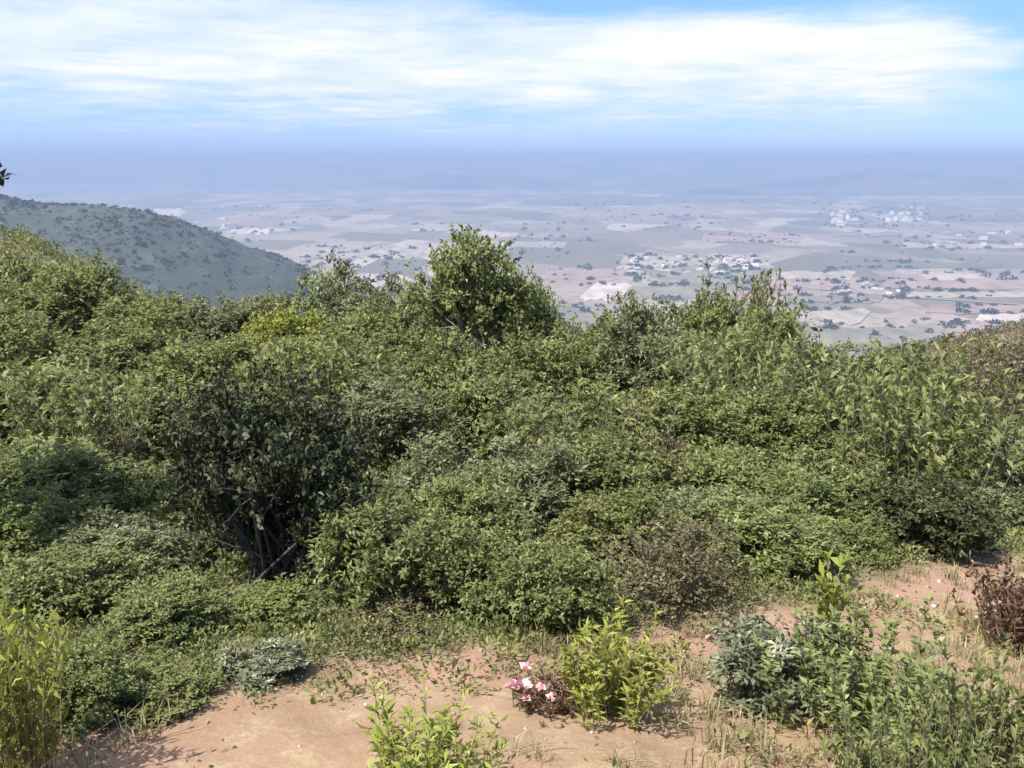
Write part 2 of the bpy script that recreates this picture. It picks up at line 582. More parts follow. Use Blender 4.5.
# distant mountain ranges at the edge of the plain
m, nt, p, o = material('mountain_slope')
geo = nt.new('ShaderNodeNewGeometry')
nt.l.new(nt.ramp(nt.noise(geo.outputs['Position'], .0006, 6, .6), [(.38, (.03, .034, .026)), (.62, (.13, .105, .085))]), p.inputs['Base Color'])
M['mount'] = m


def ridge(name, px0, px1, dist, depth, prof, seed):
    """a range as a height field on the plain; prof gives its crest as (picture column, metres)"""
    n, k = 160, 30
    b0, b1 = (px0 - 512) / FOC, (px1 - 512) / FOC
    V = np.zeros((n, k, 3))
    bx = np.linspace(b0, b1, n)
    crest = np.interp(bx * FOC + 512, [q[0] for q in prof], [q[1] for q in prof])
    crest = crest * (1 + .5 * fbm(bx * 14, bx * 0 + 1, seed, 5))
    for j in range(k):
        u = j / (k - 1)
        y = dist + (u - .5) * depth
        s = math.sin(math.pi * u) ** 1.3
        V[:, j, 0] = bx * y * CP * 1.02
        V[:, j, 1] = y
        V[:, j, 2] = PLAIN - 20 + crest * s * (1 + .55 * fbm(bx * 30, bx * 0 + u * 4, seed + 3))
    i = np.arange(n - 1)[:, None] * k + np.arange(k - 1)[None, :]
    F = np.stack([i, i + k, i + k + 1, i + 1], -1).reshape(-1, 4)
    ob = link(bpy.data.objects.new(name, mesh_from(name, V.reshape(-1, 3), F, M['mount'], smooth=True)))
    ob['kind'] = 'structure'
    return ob


ridge('mountains', -120, 1150, 26000, 8000, [(-120, 560), (40, 650), (150, 600), (250, 660), (340, 560), (430, 620), (520, 540), (600, 560), (700, 650), (790, 590), (870, 680), (930, 600), (1000, 700), (1150, 720)], 41)
ridge('far_hills', 640, 1200, 17000, 5000, [(640, 0), (720, 120), (800, 190), (880, 420), (940, 280), (1000, 470), (1200, 500)], 47)
ridge('low_hills', 180, 860, 20000, 5000, [(180, 0), (300, 170), (430, 270), (560, 180), (700, 260), (800, 100), (860, 0)], 53)

# the grey blue hill on the left, its crest falling to the right
m, nt, p, o = material('hill_slope')
geo = nt.new('ShaderNodeNewGeometry')
a_ = nt.noise(geo.outputs['Position'], .012, 6, .65)
nt.l.new(nt.ramp(a_, [(.36, (.016, .021, .015)), (.55, (.027, .032, .022)), (.72, (.060, .056, .042))]), p.inputs['Base Color'])
M['hill'] = m
HD = 2750.0
_hp = [(-400, 150), (-150, 168), (0, 190), (50, 197), (110, 203), (165, 212), (220, 232), (268, 250), (305, 266), (335, 292), (380, 325)]


def hill_h(X, Y):
    px = X / (Y * CP + 380 * SP) * FOC + 512
    rowy = np.interp(px, [q[0] for q in _hp], [q[1] for q in _hp])
    zt = -HD * np.tan(R(PITCH) + np.arctan((rowy - 384) / FOC))
    u = np.clip(1 - np.abs(Y - HD) / 1400, 0, 1)
    u = u * u * (3 - 2 * u)
    return (PLAIN - 40) + (zt - PLAIN + 40) * u + u * 26 * (fbm(X / 260, Y / 260, 61, 6)) - 60 * np.abs(fbm((X + .4 * Y) / 330, (Y - .4 * X) / 1100, 66, 4)) * u


hx = np.linspace(-2900, -150, 190); hy = np.linspace(HD - 1400, HD + 1400, 120)
HX, HY = np.meshgrid(hx, hy, indexing='ij')
V = np.stack([HX, HY, hill_h(HX, HY)], -1).reshape(-1, 3)
i = np.arange(189)[:, None] * 120 + np.arange(119)[None, :]
F = np.stack([i, i + 120, i + 121, i + 1], -1).reshape(-1, 4)
hill = link(bpy.data.objects.new('hill', mesh_from('hill', V, F, M['hill'], smooth=True)))
hill['kind'] = 'structure'

# ------------------------------------------------------------------ fields on the plain
def flat_material(name, a, b, sc):
    m, nt, p, o = material(name)
    geo = nt.new('ShaderNodeNewGeometry')
    mp = nt.new('ShaderNodeMapping'); nt.l.new(geo.outputs['Position'], mp.inputs[0]); mp.inputs['Scale'].default_value = (sc, sc * .5, sc)
    nt.l.new(nt.ramp(nt.noise(mp.outputs[0], 1, 6, .65), [(.35, a), (.65, b)]), p.inputs['Base Color'])
    p.inputs['Roughness'].default_value = .95
    return m


M['stubble'] = flat_material('stubble_field', (0.143, 0.119, 0.095), (0.275, 0.228, 0.190), .010)
M['fallow'] = flat_material('fallow_field', (0.148, 0.100, 0.085), (0.230, 0.162, 0.142), .008)
M['meadow'] = flat_material('meadow_field', (0.097, 0.087, 0.062), (0.173, 0.147, 0.112), .010)
M['chalk'] = flat_material('pale_earth', (0.204, 0.166, 0.150), (0.408, 0.332, 0.310), .012)
M['crop'] = flat_material('crop_field', (0.061, 0.065, 0.045), (0.112, 0.106, 0.075), .010)


def field(px0, px1, py0, py1, mat, seed, lift):
    """an irregular patch of cultivated land lying on the plain"""
    rng = np.random.default_rng(seed)
    q = []
    n = 9
    for t in np.linspace(0, 1, n): q.append((px0 + (px1 - px0) * t, py1 + rng.normal() * .12 * (py1 - py0)))
    for t in np.linspace(1, 0, n): q.append((px0 + (px1 - px0) * t + (py1 - py0) * .8, py0 + rng.normal() * .12 * (py1 - py0)))
    top = [on_plain(*k) for k in q]
    V = [(x, y, PLAIN + lift) for x, y in top] + [(x, y, PLAIN - 3) for x, y in top]
    N = len(top)
    me = bpy.data.meshes.new('field')
    me.from_pydata(V, [], [tuple(range(N))] + [(k, (k + 1) % N + 0, (k + 1) % N + N, k + N) for k in range(N)])
    me.materials.append(mat); me.update()
    ob = link(bpy.data.objects.new('field', me))
    ob['kind'] = 'structure'


FIELDS = [
    (300, 418, 247, 258, 'stubble'), (228, 268, 229, 234, 'chalk'), (150, 182, 209, 216, 'chalk'), (245, 275, 212, 216, 'stubble'),
    (410, 470, 224, 231, 'stubble'), (312, 352, 186, 190, 'stubble'), (320, 400, 205, 210, 'meadow'), (500, 605, 224, 230, 'meadow'),
    (510, 600, 238, 241, 'crop'), (600, 720, 208, 216, 'fallow'), (520, 650, 200, 205, 'crop'), (540, 620, 270, 280, 'fallow'),
    (580, 625, 285, 300, 'chalk'), (615, 690, 256, 268, 'stubble'), (660, 760, 268, 284, 'meadow'), (690, 740, 258, 266, 'stubble'),
    (620, 700, 286, 300, 'meadow'), (700, 790, 290, 306, 'fallow'), (770, 850, 272, 280, 'stubble'), (760, 840, 282, 290, 'fallow'),
    (780, 880, 296, 303, 'meadow'), (880, 1040, 280, 289, 'fallow'), (900, 1030, 292, 298, 'stubble'), (975, 1060, 314, 322, 'chalk'),
    (785, 860, 310, 324, 'stubble'), (800, 960, 328, 352, 'meadow'), (925, 1060, 306, 313, 'fallow'), (930, 1060, 324, 352, 'fallow'),
    (830, 1000, 262, 268, 'crop'), (900, 1040, 244, 249, 'stubble'), (960, 1050, 216, 221, 'crop'), (700, 800, 236, 242, 'fallow'),
    (660, 780, 198, 203, 'crop'), (830, 900, 232, 237, 'meadow'), (420, 520, 190, 194, 'fallow'), (850, 1040, 195, 199, 'stubble'),
]
for k, (a, b, c, d, mm) in enumerate(FIELDS):
    field(a, b, c, d, M[mm], 100 + k, 1.2 + k * .06)

TOWNS = [
    (22, (832, 858), (212, 226), 38, 26, 'white block of the hazy town in front of the far hills at the right', 'white blocks of the far town'),
    (26, (886, 924), (206, 224), 38, 22, 'white block of the wider cluster right of the hazy town', 'white blocks right of the far town'),
    (22, (622, 760), (258, 276), 26, 10, 'small pale farm building among the pale fields behind the skyline bushes', 'farm buildings behind the skyline bushes'),
    (14, (725, 755), (258, 268), 30, 12, 'white building of the bright hamlet above the skyline sapling', 'buildings of the bright hamlet'),
    (9, (830, 900), (284, 300), 22, 8, 'small pale house on the near plain above the skyline drop', 'houses on the near plain'),
    (10, (150, 290), (206, 234), 50, 18, 'pale building on the plain behind the crest of the grey hill', 'buildings behind the grey hill'),
    (8, (930, 1020), (232, 246), 45, 16, 'pale building on the hazy plain near the right edge', 'buildings near the right edge'),
]
ROADS = [[(560, 238), (640, 246), (720, 262), (742, 274), (800, 288), (900, 297), (1060, 308)], [(300, 262), (420, 236), (560, 238), (700, 222), (845, 222)], [(150, 214), (250, 226), (420, 236)]]
for k, line in enumerate(ROADS):
    pts = np.array([on_plain(*q) for q in line])
    tt = np.linspace(0, len(pts) - 1, 60)
    c = np.stack([np.interp(tt, range(len(pts)), pts[:, 0]), np.interp(tt, range(len(pts)), pts[:, 1])], 1)
    tg = unit(np.gradient(c, axis=0)); sd = np.stack([-tg[:, 1], tg[:, 0]], 1) * 9
    V = np.concatenate([np.column_stack([c - sd, np.full(60, PLAIN + 4.2 + k * .2)]), np.column_stack([c + sd, np.full(60, PLAIN + 4.2 + k * .2)])])
    F = [(q, q + 1, q + 61, q + 60) for q in range(59)]
    link(bpy.data.objects.new('road', mesh_from('road', V, F, M['stubble'])))['kind'] = 'structure'

# ------------------------------------------------------------------ plants: prototypes
PROTO = {}


def plant_proto(kind, data, T, leafmat, barkmat, woody='branches', leafname='foliage', extra=None):
    V, F, tone = data
    PROTO.setdefault(kind, []).append({
        leafname: mesh_from(leafname, V, F, M[leafmat], tone),
        woody: T.mesh(woody, M[barkmat]) if T is not None else None,
        **(extra or {})})


round_lobes = [(0, 0, .48, .40, .40, .42), (.22, .05, .62, .26, .26, .30), (-.2, .1, .58, .28, .26, .30), (0, -.2, .42, .28, .26, .30), (.05, .2, .5, .3, .28, .3), (-.26, -.14, .3, .24, .24, .24), (.28, -.14, .3, .24, .24, .24)]
wide_lobes = [(-.28, 0, .42, .26, .32, .36), (.26, .05, .48, .28, .32, .40), (0, .1, .55, .26, .28, .42), (.02, -.22, .36, .3, .26, .34), (-.1, -.1, .6, .18, .18, .30), (.16, -.12, .66, .16, .16, .28)]
low_lobes = [(0, 0, .35, .46, .44, .40), (.25, .1, .5, .22, .22, .38), (-.24, -.05, .5, .24, .22, .36), (0, -.25, .38, .28, .24, .34)]
tree_lobes = [(0, 0, .72, .34, .34, .26), (-.24, .05, .60, .26, .26, .20), (.25, -.05, .64, .26, .26, .20), (.05, .15, .85, .22, .22, .15), (-.12, -.16, .52, .24, .22, .16), (.2, -.2, .5, .2, .2, .14)]


def shrub_kind(kind, leafmat, barkmat, specs):
    for s in specs:
        data, T = crown(**s)
        plant_proto(kind, data, T, leafmat, barkmat)


std = dict(n_clump=190, twigs=9, per_twig=9, leaf=.040, lw=.019, clump_r=.075, twig_len=.085, n_stem=16, stem_r=.011)
for kd, lm, bk in (('olive', 'olive', 'bark'), ('green', 'green', 'bark'), ('sage', 'sage', 'bark')):
    shrub_kind(kd, lm, bk, [dict(std, seed=sd + len(kd) * 7, lobes=lb, leaf=lf, lw=lf * wr, per_twig=pt) for sd, lb, lf, wr, pt in ((11, round_lobes, .040, .48, 9), (23, wide_lobes, .052, .36, 8), (37, low_lobes, .032, .60, 11))])
shrub_kind('lime', 'lime', 'bark', [dict(std, seed=71, lobes=wide_lobes, leaf=.05, lw=.024, per_twig=7), dict(std, seed=72, lobes=round_lobes, leaf=.045, lw=.024, per_twig=7)])
shrub_kind('dry', 'dry', 'drybark', [dict(std, seed=81, lobes=low_lobes, n_clump=130, per_twig=6, n_stem=40, stem_r=.007, leaf=.034), dict(std, seed=82, lobes=wide_lobes, n_clump=120, per_twig=6, n_stem=40, stem_r=.007, leaf=.034)])
shrub_kind('blue', 'blue', 'bark', [dict(std, seed=91, lobes=low_lobes, n_clump=110, twigs=8, per_twig=7, leaf=.085, lw=.030, n_stem=14)])
# the dark bush with an open hollow: crown held up on several leaning trunks
dk = [(-.05, -.12, .76, .42, .42, .24), (.26, -.05, .60, .24, .32, .26), (-.30, -.05, .62, .22, .32, .24), (0, .30, .40, .46, .14, .40), (.36, -.05, .34, .14, .26, .26), (-.36, .1, .28, .12, .22, .24), (.02, .16, .22, .30, .10, .22)]
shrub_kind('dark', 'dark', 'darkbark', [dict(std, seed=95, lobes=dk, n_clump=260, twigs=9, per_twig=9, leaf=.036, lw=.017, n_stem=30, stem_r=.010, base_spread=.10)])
shrub_kind('deep', 'deep', 'darkbark', [dict(std, seed=97, lobes=round_lobes, leaf=.046, lw=.02)])
# small trees
shrub_kind('tree', 'olive', 'bark', [dict(std, seed=s, lobes=tree_lobes, n_clump=170, twigs=9, per_twig=9, leaf=.040, lw=.020, n_stem=20, stem_r=.016, base_spread=.015, zmin=.3) for s in (101, 102)])
edge_lobes = [(x_, y_, z_ * 2.55, rx, ry, rz * 1.5) for x_, y_, z_, rx, ry, rz in tree_lobes]
shrub_kind('darktree', 'dark', 'darkbark', [dict(std, seed=104, lobes=edge_lobes, n_clump=60, n_stem=20, stem_r=.03, base_spread=.02, zmin=1.0, leaf=.06, lw=.03)])
# upright, many-stalked plants
data, T = shoots(111, 64, 1.0, .5, .13, .036, 28, lean=.3, stem_r=.008); plant_proto('upright_lime', data, T, 'lime', 'drybark', 'stalks', 'leaves')
data, T = shoots(112, 80, 1.0, .8, .095, .032, 40, lean=.35, stem_r=.008); plant_proto('upright_green', data, T, 'green', 'bark', 'stalks', 'leaves')
data, T = shoots(113, 80, 1.0, .8, .10, .036, 40, lean=.35, stem_r=.008); plant_proto('upright_olive', data, T, 'olive', 'bark', 'stalks', 'leaves')
data, T = shoots(114, 7, 1.0, .16, .15, .06, 34, lean=.12, stem_r=.010, start=.05); plant_proto('spire', data, T, 'lime', 'bark', 'stalks', 'leaves')
data, T = shoots(115, 110, 1.0, .9, .11, .045, 30, lean=.5, stem_r=.010); plant_proto('rust', data, T, 'rust', 'drybark', 'stalks', 'leaves')

root_count = 0


def place(name, kind, var, loc, w, h, label, cat, group=None, rot=None, depth=None):
    """a copy of a prototype plant: an Empty at its base that carries its parts"""
    global root_count
    root_count += 1
    rng = random.Random(root_count * 13 + 5)
    r = bpy.data.objects.new(name, None)
    r.empty_display_size = .2
    link(r)
    r.location = loc
    r.rotation_euler = (0, 0, rng.uniform(0, 6.28) if rot is None else rot)
    r.scale = (w, depth or w, h)
    tag(r, label, cat, group)
    pr = PROTO[kind][var % len(PROTO[kind])]
    for nm, me in pr.items():
        if me is not None:
            link(bpy.data.objects.new(nm, me), r)
    return r


def plant(name, kind, var, px, d, top, wpx, label, cat='shrub', group=None, rot=None, sink=.04):
    """px, d: bearing and distance of its foot; top: picture row its crown reaches; wpx: its width in the picture"""
    x, y, z = spot(px, d)
    for _ in range(3):
        h = max(.15, z_at(top, d) - z)
        x, y, z = spot(px, d, h)
    dep = d * CP - (z + h * .5) * SP
    return place(name, kind, var, (x, y, z - sink), wpx * dep / FOC * 1.02, h, label, cat, group, rot)


# --- skyline of the slope, far to near
TH = 'shrubs of the dense thicket on the slope'
S = [
    # name, kind, variant, column, distance, top row, width, label
    ('shrub', 'olive', 0, -12, 36, 236, 130, 'olive shrub at the left edge just below the green hillside crest'),
    ('shrub', 'olive', 1, 62, 34, 258, 120, 'olive bush on the brow in front of the foot of the grey hill'),
    ('shrub', 'olive', 2, 150, 32, 286, 130, 'low olive bush on the brow directly below the grey hill slope'),
    ('shrub', 'sage', 0, 236, 31, 286, 110, 'grey green bush on the brow left of the yellow green bush'),
    ('shrub', 'lime', 0, 288, 25, 300, 92, 'bright yellow green bush on the brow left of the skyline tree'),
    ('shrub', 'sage', 1, 405, 28, 276, 80, 'grey green bush on the skyline leaning on the left of the small tree'),
    ('shrub', 'sage', 1, 338, 34, 262, 110, 'grey green bush on the skyline where the grey hill ends'),
    ('shrub', 'olive', 1, 372, 26, 308, 100, 'olive bush between the bright bush and the skyline tree'),
    ('tree', 'tree', 0, 474, 24, 240, 132, 'small tree rising above the thicket against the hazy plain'),
    ('shrub', 'olive', 1, 530, 27, 276, 80, 'olive bush on the brow touching the small tree on its right'),
    ('shrub', 'olive', 2, 582, 27, 303, 105, 'low olive bush at the dip in the skyline right of the small tree'),
    ('shrub', 'sage', 2, 648, 31, 277, 105, 'grey olive bush on the skyline below the pale fields'),
    ('shrub', 'olive', 0, 706, 29, 285, 90, 'olive bush on the skyline with a thin upright top'),
    ('sapling', 'upright_olive', 0, 738, 30, 278, 46, 'slender upright sapling sticking out of the skyline bushes'),
    ('shrub', 'olive', 1, 764, 26, 302, 90, 'last high olive bush before the skyline drops to the right'),
    ('shrub', 'sage', 0, 824, 28, 340, 110, 'grey green bush where the skyline drops to the valley'),
    ('shrub', 'green', 1, 896, 27, 344, 80, 'green bush on the skyline beside the brown slope'),
    ('shrub', 'dry', 0, 1004, 28, 326, 140, 'brown dry bush on the brow at the right edge'),
    ('shrub', 'dry', 1, 962, 22, 352, 95, 'brown dry bush behind the tall green stalks on the right'),
    # second row
    ('shrub', 'olive', 2, 10, 20, 296, 150, 'broad olive bush at the left edge below the brow'),
    ('shrub', 'green', 0, 110, 19, 318, 140, 'green bush below the brow left of centre with a rounded top'),
    ('shrub', 'olive', 0, 205, 18, 328, 130, 'rounded olive bush below the grey green brow bush'),
    ('shrub', 'olive', 1, 300, 17, 334, 130, 'olive bush just below the bright yellow green bush'),
    ('shrub', 'green', 2, 395, 18, 328, 120, 'green bush at the foot of the small tree on its left'),
    ('shrub', 'olive', 2, 480, 17, 318, 130, 'olive bush in front of the trunk of the small tree'),
    ('shrub', 'olive', 0, 565, 18, 326, 120, 'olive bush below the skyline dip right of the small tree'),
    ('shrub', 'sage', 1, 645, 18, 318, 120, 'grey olive bush in the second rank below the pale fields'),
    ('shrub', 'green', 1, 725, 17, 322, 120, 'green bush with upright twigs below the skyline sapling'),
    ('shrub', 'sage', 2, 800, 18, 362, 110, 'pale grey green bush below the skyline drop'),
    ('shrub', 'upright_olive', 0, 895, 12, 346, 100, 'tall bush of upright green stalks with dark gaps right of centre'),
    ('shrub', 'dry', 1, 992, 13, 362, 105, 'small brown bush between the green stalks and the right edge'),
    # third row
    ('shrub', 'olive', 1, 22, 12.5, 358, 170, 'olive bush at the left edge halfway down the thicket'),
    ('shrub', 'green', 2, 128, 12, 372, 150, 'green bush left of the dark hollow bush and higher up'),
    ('shrub', 'olive', 0, 222, 12, 372, 120, 'olive bush just above the left side of the dark hollow bush'),
    ('shrub', 'sage', 0, 392, 12, 366, 140, 'grey green bush above the right side of the dark hollow bush'),
    ('shrub', 'green', 1, 498, 12.5, 368, 140, 'rounded green bush in the middle of the thicket'),
    ('shrub', 'olive', 2, 592, 12, 372, 130, 'broad olive bush right of the middle of the thicket'),
    ('shrub', 'olive', 0, 690, 11.5, 376, 140, 'rounded olive bush below the green bush with upright twigs'),
    ('shrub', 'green', 0, 790, 12, 386, 130, 'green bush left of the tall green stalks'),
    ('shrub', 'upright_olive', 0, 928, 9.6, 378, 95, 'yellowish upright stalks with dark gaps right of the tall green stalks'),
    ('shrub', 'green', 2, 890, 10.5, 434, 140, 'dense green bush at the foot of the tall green stalks'),
    ('shrub', 'sage', 1, 1014, 10.5, 412, 110, 'grey green bush at the right edge above the sandy track'),
    # fourth row
    ('shrub', 'green', 1, 30, 8, 436, 170, 'dense green bush at the left edge beside the dark shade'),
    ('shrub', 'olive', 2, 150, 8.2, 452, 140, 'olive bush directly left of the dark hollow bush'),
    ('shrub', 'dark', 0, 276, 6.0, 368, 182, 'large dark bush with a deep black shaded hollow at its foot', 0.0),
    ('shrub', 'sage', 2, 425, 8.0, 430, 135, 'grey green bush right beside the dark hollow bush'),
    ('shrub', 'sage', 1, 528, 8.3, 436, 130, 'grey green bush in the middle above the dark stemmed bush'),
    ('shrub', 'green', 0, 622, 8.4, 430, 140, 'green bush above the brown twiggy bush'),
    ('shrub', 'olive', 1, 728, 8.6, 440, 140, 'olive bush above the low mound by the sandy track'),
    ('shrub', 'green', 2, 832, 8.2, 440, 130, 'low green bush at the far end of the sandy track'),
    ('shrub', 'deep', 0, 925, 7.7, 468, 135, 'dark green bush hanging over the sandy track'),
    ('shrub', 'sage', 0, 1016, 8.9, 480, 90, 'low grey green bush at the right edge by the track'),
    ('shrub', 'upright_olive', 0, 66, 10, 372, 100, 'olive bush of upright shoots near the left edge in mid thicket'),
    ('shrub', 'upright_green', 0, 745, 14, 336, 90, 'bush of upright green shoots below the skyline sapling on the slope'),
    ('shrub', 'upright_olive', 0, 335, 13.5, 346, 85, 'olive bush of upright shoots above the dark hollow bush'),
    ('shrub', 'upright_green', 0, 566, 10, 398, 95, 'bush of upright green shoots in the middle of the thicket'),
    ('shrub', 'dry', 0, 655, 9.6, 420, 70, 'half dead brown bush in the thicket above the brown grey twiggy bush'),
    ('shrub', 'dry', 1, 108, 9.6, 424, 70, 'half dead brown bush in the thicket left of the dark hollow bush'),
    # between the ranks
    ('shrub', 'olive', 0, 20, 6.6, 486, 130, 'olive bush at the left edge in front of the dense green bush'),
    ('shrub', 'sage', 1, 118, 6.3, 512, 120, 'grey green bush in the shade left of the dark hollow'),
    ('shrub', 'green', 2, 196, 7.0, 478, 100, 'green bush touching the left side of the dark hollow bush'),
    ('shrub', 'olive', 1, 452, 7.0, 474, 120, 'olive bush between the dark hollow bush and the dark stemmed bush'),
    ('shrub', 'olive', 0, 610, 6.9, 482, 120, 'olive bush just behind the dark stemmed bush'),
    ('shrub', 'sage', 2, 700, 7.4, 476, 110, 'grey green bush behind the brown grey twiggy bush'),
    ('shrub', 'green', 1, 785, 7.9, 462, 110, 'green bush behind the low olive mound'),
    # front row, along the edge of the bare soil
    ('shrub', 'green', 0, 58, 5.3, 540, 140, 'green leafy bush at the left behind the yellow green stalks'),
    ('shrub', 'green', 1, 170, 4.9, 572, 120, 'fresh green bush in front of the dark shade left of the bluish bush'),
    ('shrub', 'olive', 1, 276, 5.2, 580, 100, 'light olive bush directly below the opening of the dark hollow bush'),
    ('shrub', 'blue', 0, 262, 4.3, 636, 80, 'small bluish dark green bush at the edge of the bare soil'),
    ('shrub', 'olive', 0, 78, 3.75, 640, 110, 'dull olive bush right of the yellow green stalks at the lower left'),
    ('shrub', 'olive', 2, 160, 3.95, 660, 110, 'low flat olive bush spilling onto the bare soil at the left'),
    ('shrub', 'green', 1, 375, 5.6, 490, 150, 'wide green bush right of the dark shade near the bare soil'),
    ('shrub', 'dry', 0, 385, 5.0, 606, 130, 'low brown twiggy bush along the edge of the bare soil'),
    ('shrub', 'green', 2, 480, 5.6, 500, 130, 'green bush behind the low brown edge bush'),
    ('shrub', 'green', 0, 555, 5.2, 528, 125, 'dark stemmed green bush above the pink flowers'),
    ('shrub', 'dry', 1, 675, 5.6, 512, 140, 'brown grey twiggy bush right of the dark stemmed bush'),
    ('shrub', 'olive', 1, 770, 6.6, 500, 150, 'low olive mound left of the track with a tan top'),
    ('shrub', 'olive', 2, 850, 7.2, 508, 90, 'small olive bush where the track bends away'),
]
for nm, kd, v, px, d, top, wpx, lab, *rz in S:
    plant(nm, kd, v, px, d, top, wpx, lab, 'sapling' if nm == 'sapling' else ('tree' if nm == 'tree' else 'shrub'), None if nm != 'shrub' else TH, rz[0] if rz else None)

# the tree standing outside the left edge whose branch tip reaches into the picture
x, y, z = spot(12, 6.5, 6.6)
sc_ = (-.22 - z) / (.64 * 2.55)
place('tree', 'darktree', 0, (x - .565 * sc_, y, z - .05), sc_, sc_, 'dark leafy branch tip of a tree reaching in at the left edge', 'tree', rot=0.0)

# --- plants on the bare soil in front
plant('weed', 'upright_lime', 0, 10, 3.2, 606, 90, 'yellow green stalky plant in the lower left corner', 'plant')
plant('weed', 'upright_lime', 0, 420, 2.95, 708, 105, 'short yellow green leafy plant at the bottom edge left of centre', 'plant', rot=2.0)
plant('weed', 'upright_lime', 0, 612, 3.9, 624, 95, 'yellow green leafy plant on the sandy soil right of the pink flowers', 'plant', rot=1.0)
plant('weed', 'rust', 0, 560, 3.95, 674, 42, 'small reddish brown plant between the pink flowers and the yellow green plant', 'plant')
plant('shrub', 'blue', 0, 778, 4.15, 612, 135, 'bluish grey leafy bush in front of the sandy track', 'shrub')
plant('weed', 'spire', 0, 832, 4.3, 560, 75, 'slim bright green spire behind the bluish grey bush', 'plant')
plant('shrub', 'upright_olive', 0, 872, 3.9, 626, 115, 'upright green bush right of the bluish grey bush', 'shrub', rot=.4)
plant('shrub', 'upright_olive', 0, 920, 3.2, 690, 105, 'olive stalky bush at the lower right behind the corner plant', 'shrub', rot=2.4)
plant('weed', 'upright_green', 0, 945, 2.75, 722, 80, 'low fresh green plant at the bottom edge near the right corner', 'plant', rot=5.)
plant('weed', 'upright_olive', 0, 1004, 2.9, 680, 100, 'yellowish plant with dark gaps in the lower right corner', 'plant', rot=4.)
plant('shrub', 'rust', 0, 1042, 5.0, 572, 62, 'rusty red brown dry bush at the right edge of the track', 'shrub')

# pink flowers
rng = np.random.default_rng(5)
data, T = shoots(121, 9, .20, .12, .045, .018, 9, lean=.5, stem_r=.003)
fx, fy, fz = spot(528, 3.95)
fr = link(bpy.data.objects.new('flower_plant', None)); fr.location = (fx, fy, fz - .01)
tag(fr, 'low plant with pink and white blossoms on the sandy soil', 'flower')
link(bpy.data.objects.new('leaves', mesh_from('leaves', *data[:2], M['olive'], data[2])), fr)
link(bpy.data.objects.new('stalks', T.mesh('stalks', M['bark'])), fr)
Vs, Fs, n0 = [], [], 0
for tip in [t[-3] for t in [v for v in T.V]]:
    k = 7
    ang = np.linspace(0, 6.28, k, endpoint=False)
    c = np.repeat(tip[None], k, 0)
    v, f = leaves(rng, c, np.stack([np.cos(ang), np.sin(ang), np.full(k, .35)], 1), .042, .034)
    Vs.append(v); Fs.append(f + n0); n0 += len(v)
Vs = np.concatenate(Vs); Fs = np.concatenate(Fs)
link(bpy.data.objects.new('blossom', mesh_from('blossom', Vs, Fs, M['pink'], rng.random(len(Fs)))), fr)

# dry stalks and broken blades at the foot of the lower left plant
x, y, z = spot(18, 2.75)
V, F, tn = blades(131, 120, .30, .30, .010, lean=1.1, droop=.8)
dt = link(bpy.data.objects.new('dry_tussock', mesh_from('dry_tussock', V, F, M['rust'], tn)))
dt.location = (x, y, z)
tag(dt, 'tangle of dark brown dry stalks in the lower left corner under the stalky plant', 'dry grass')

# ------------------------------------------------------------------ things nobody could count
def scatter(name, mat, pos, scales, units, seed, kind='stuff', label=None, cat=None, flat=1.0):
    """one mesh of many small plants; units are (V,F,tone) of single plants"""
    rng = np.random.default_rng(seed)
    Vs, Fs, Ts, n = [], [], [], 0
    ui = rng.integers(len(units), size=len(pos))
    for u, (V, F, tn) in enumerate(units):
        sel = np.where(ui == u)[0]
        if not len(sel): continue
        a = rng.uniform(0, 6.28, len(sel))
        c, s = np.cos(a), np.sin(a)
        sc = scales[sel]
        X = (V[None, :, 0] * c[:, None] - V[None, :, 1] * s[:, None]) * sc[:, None] + pos[sel][:, 0:1]
        Y = (V[None, :, 0] * s[:, None] + V[None, :, 1] * c[:, None]) * sc[:, None] + pos[sel][:, 1:2]
        Z = V[None, :, 2] * sc[:, None] * flat + pos[sel][:, 2:3]
        Vs.append(np.stack([X, Y, Z], -1).reshape(-1, 3))
        Fs.append((F[None] + (np.arange(len(sel)) * len(V))[:, None, None]).reshape(-1, 4) + n)
        Ts.append(np.clip(tn[None] + rng.normal(0, .12, len(sel))[:, None], 0, 1).ravel())
        n += len(sel) * len(V)
    ob = link(bpy.data.objects.new(name, mesh_from(name, np.concatenate(Vs), np.concatenate(Fs), mat, np.concatenate(Ts))))
    tag(ob, label, cat, None, kind)
    return ob


def clump_units(seed, n, leafs, leaf, lw, r, hh):
    out_ = []
    for k in range(n):
        rng = np.random.default_rng(seed + k)
        p = unit(rng.normal(size=(leafs, 3))) * (rng.random((leafs, 1)) ** .4) * np.array([r, r, hh])
        p[:, 2] = np.abs(p[:, 2])
        ax = p / np.array([r, r, hh]) + rng.normal(size=(leafs, 3)) * .6 + np.array([0, 0, .4])
        V, F = leaves(rng, p, ax, leaf, lw)
        out_.append((V, F, np.clip(rng.normal(.45, .2, leafs), 0, 1)))
    return out_


rng = np.random.default_rng(77)
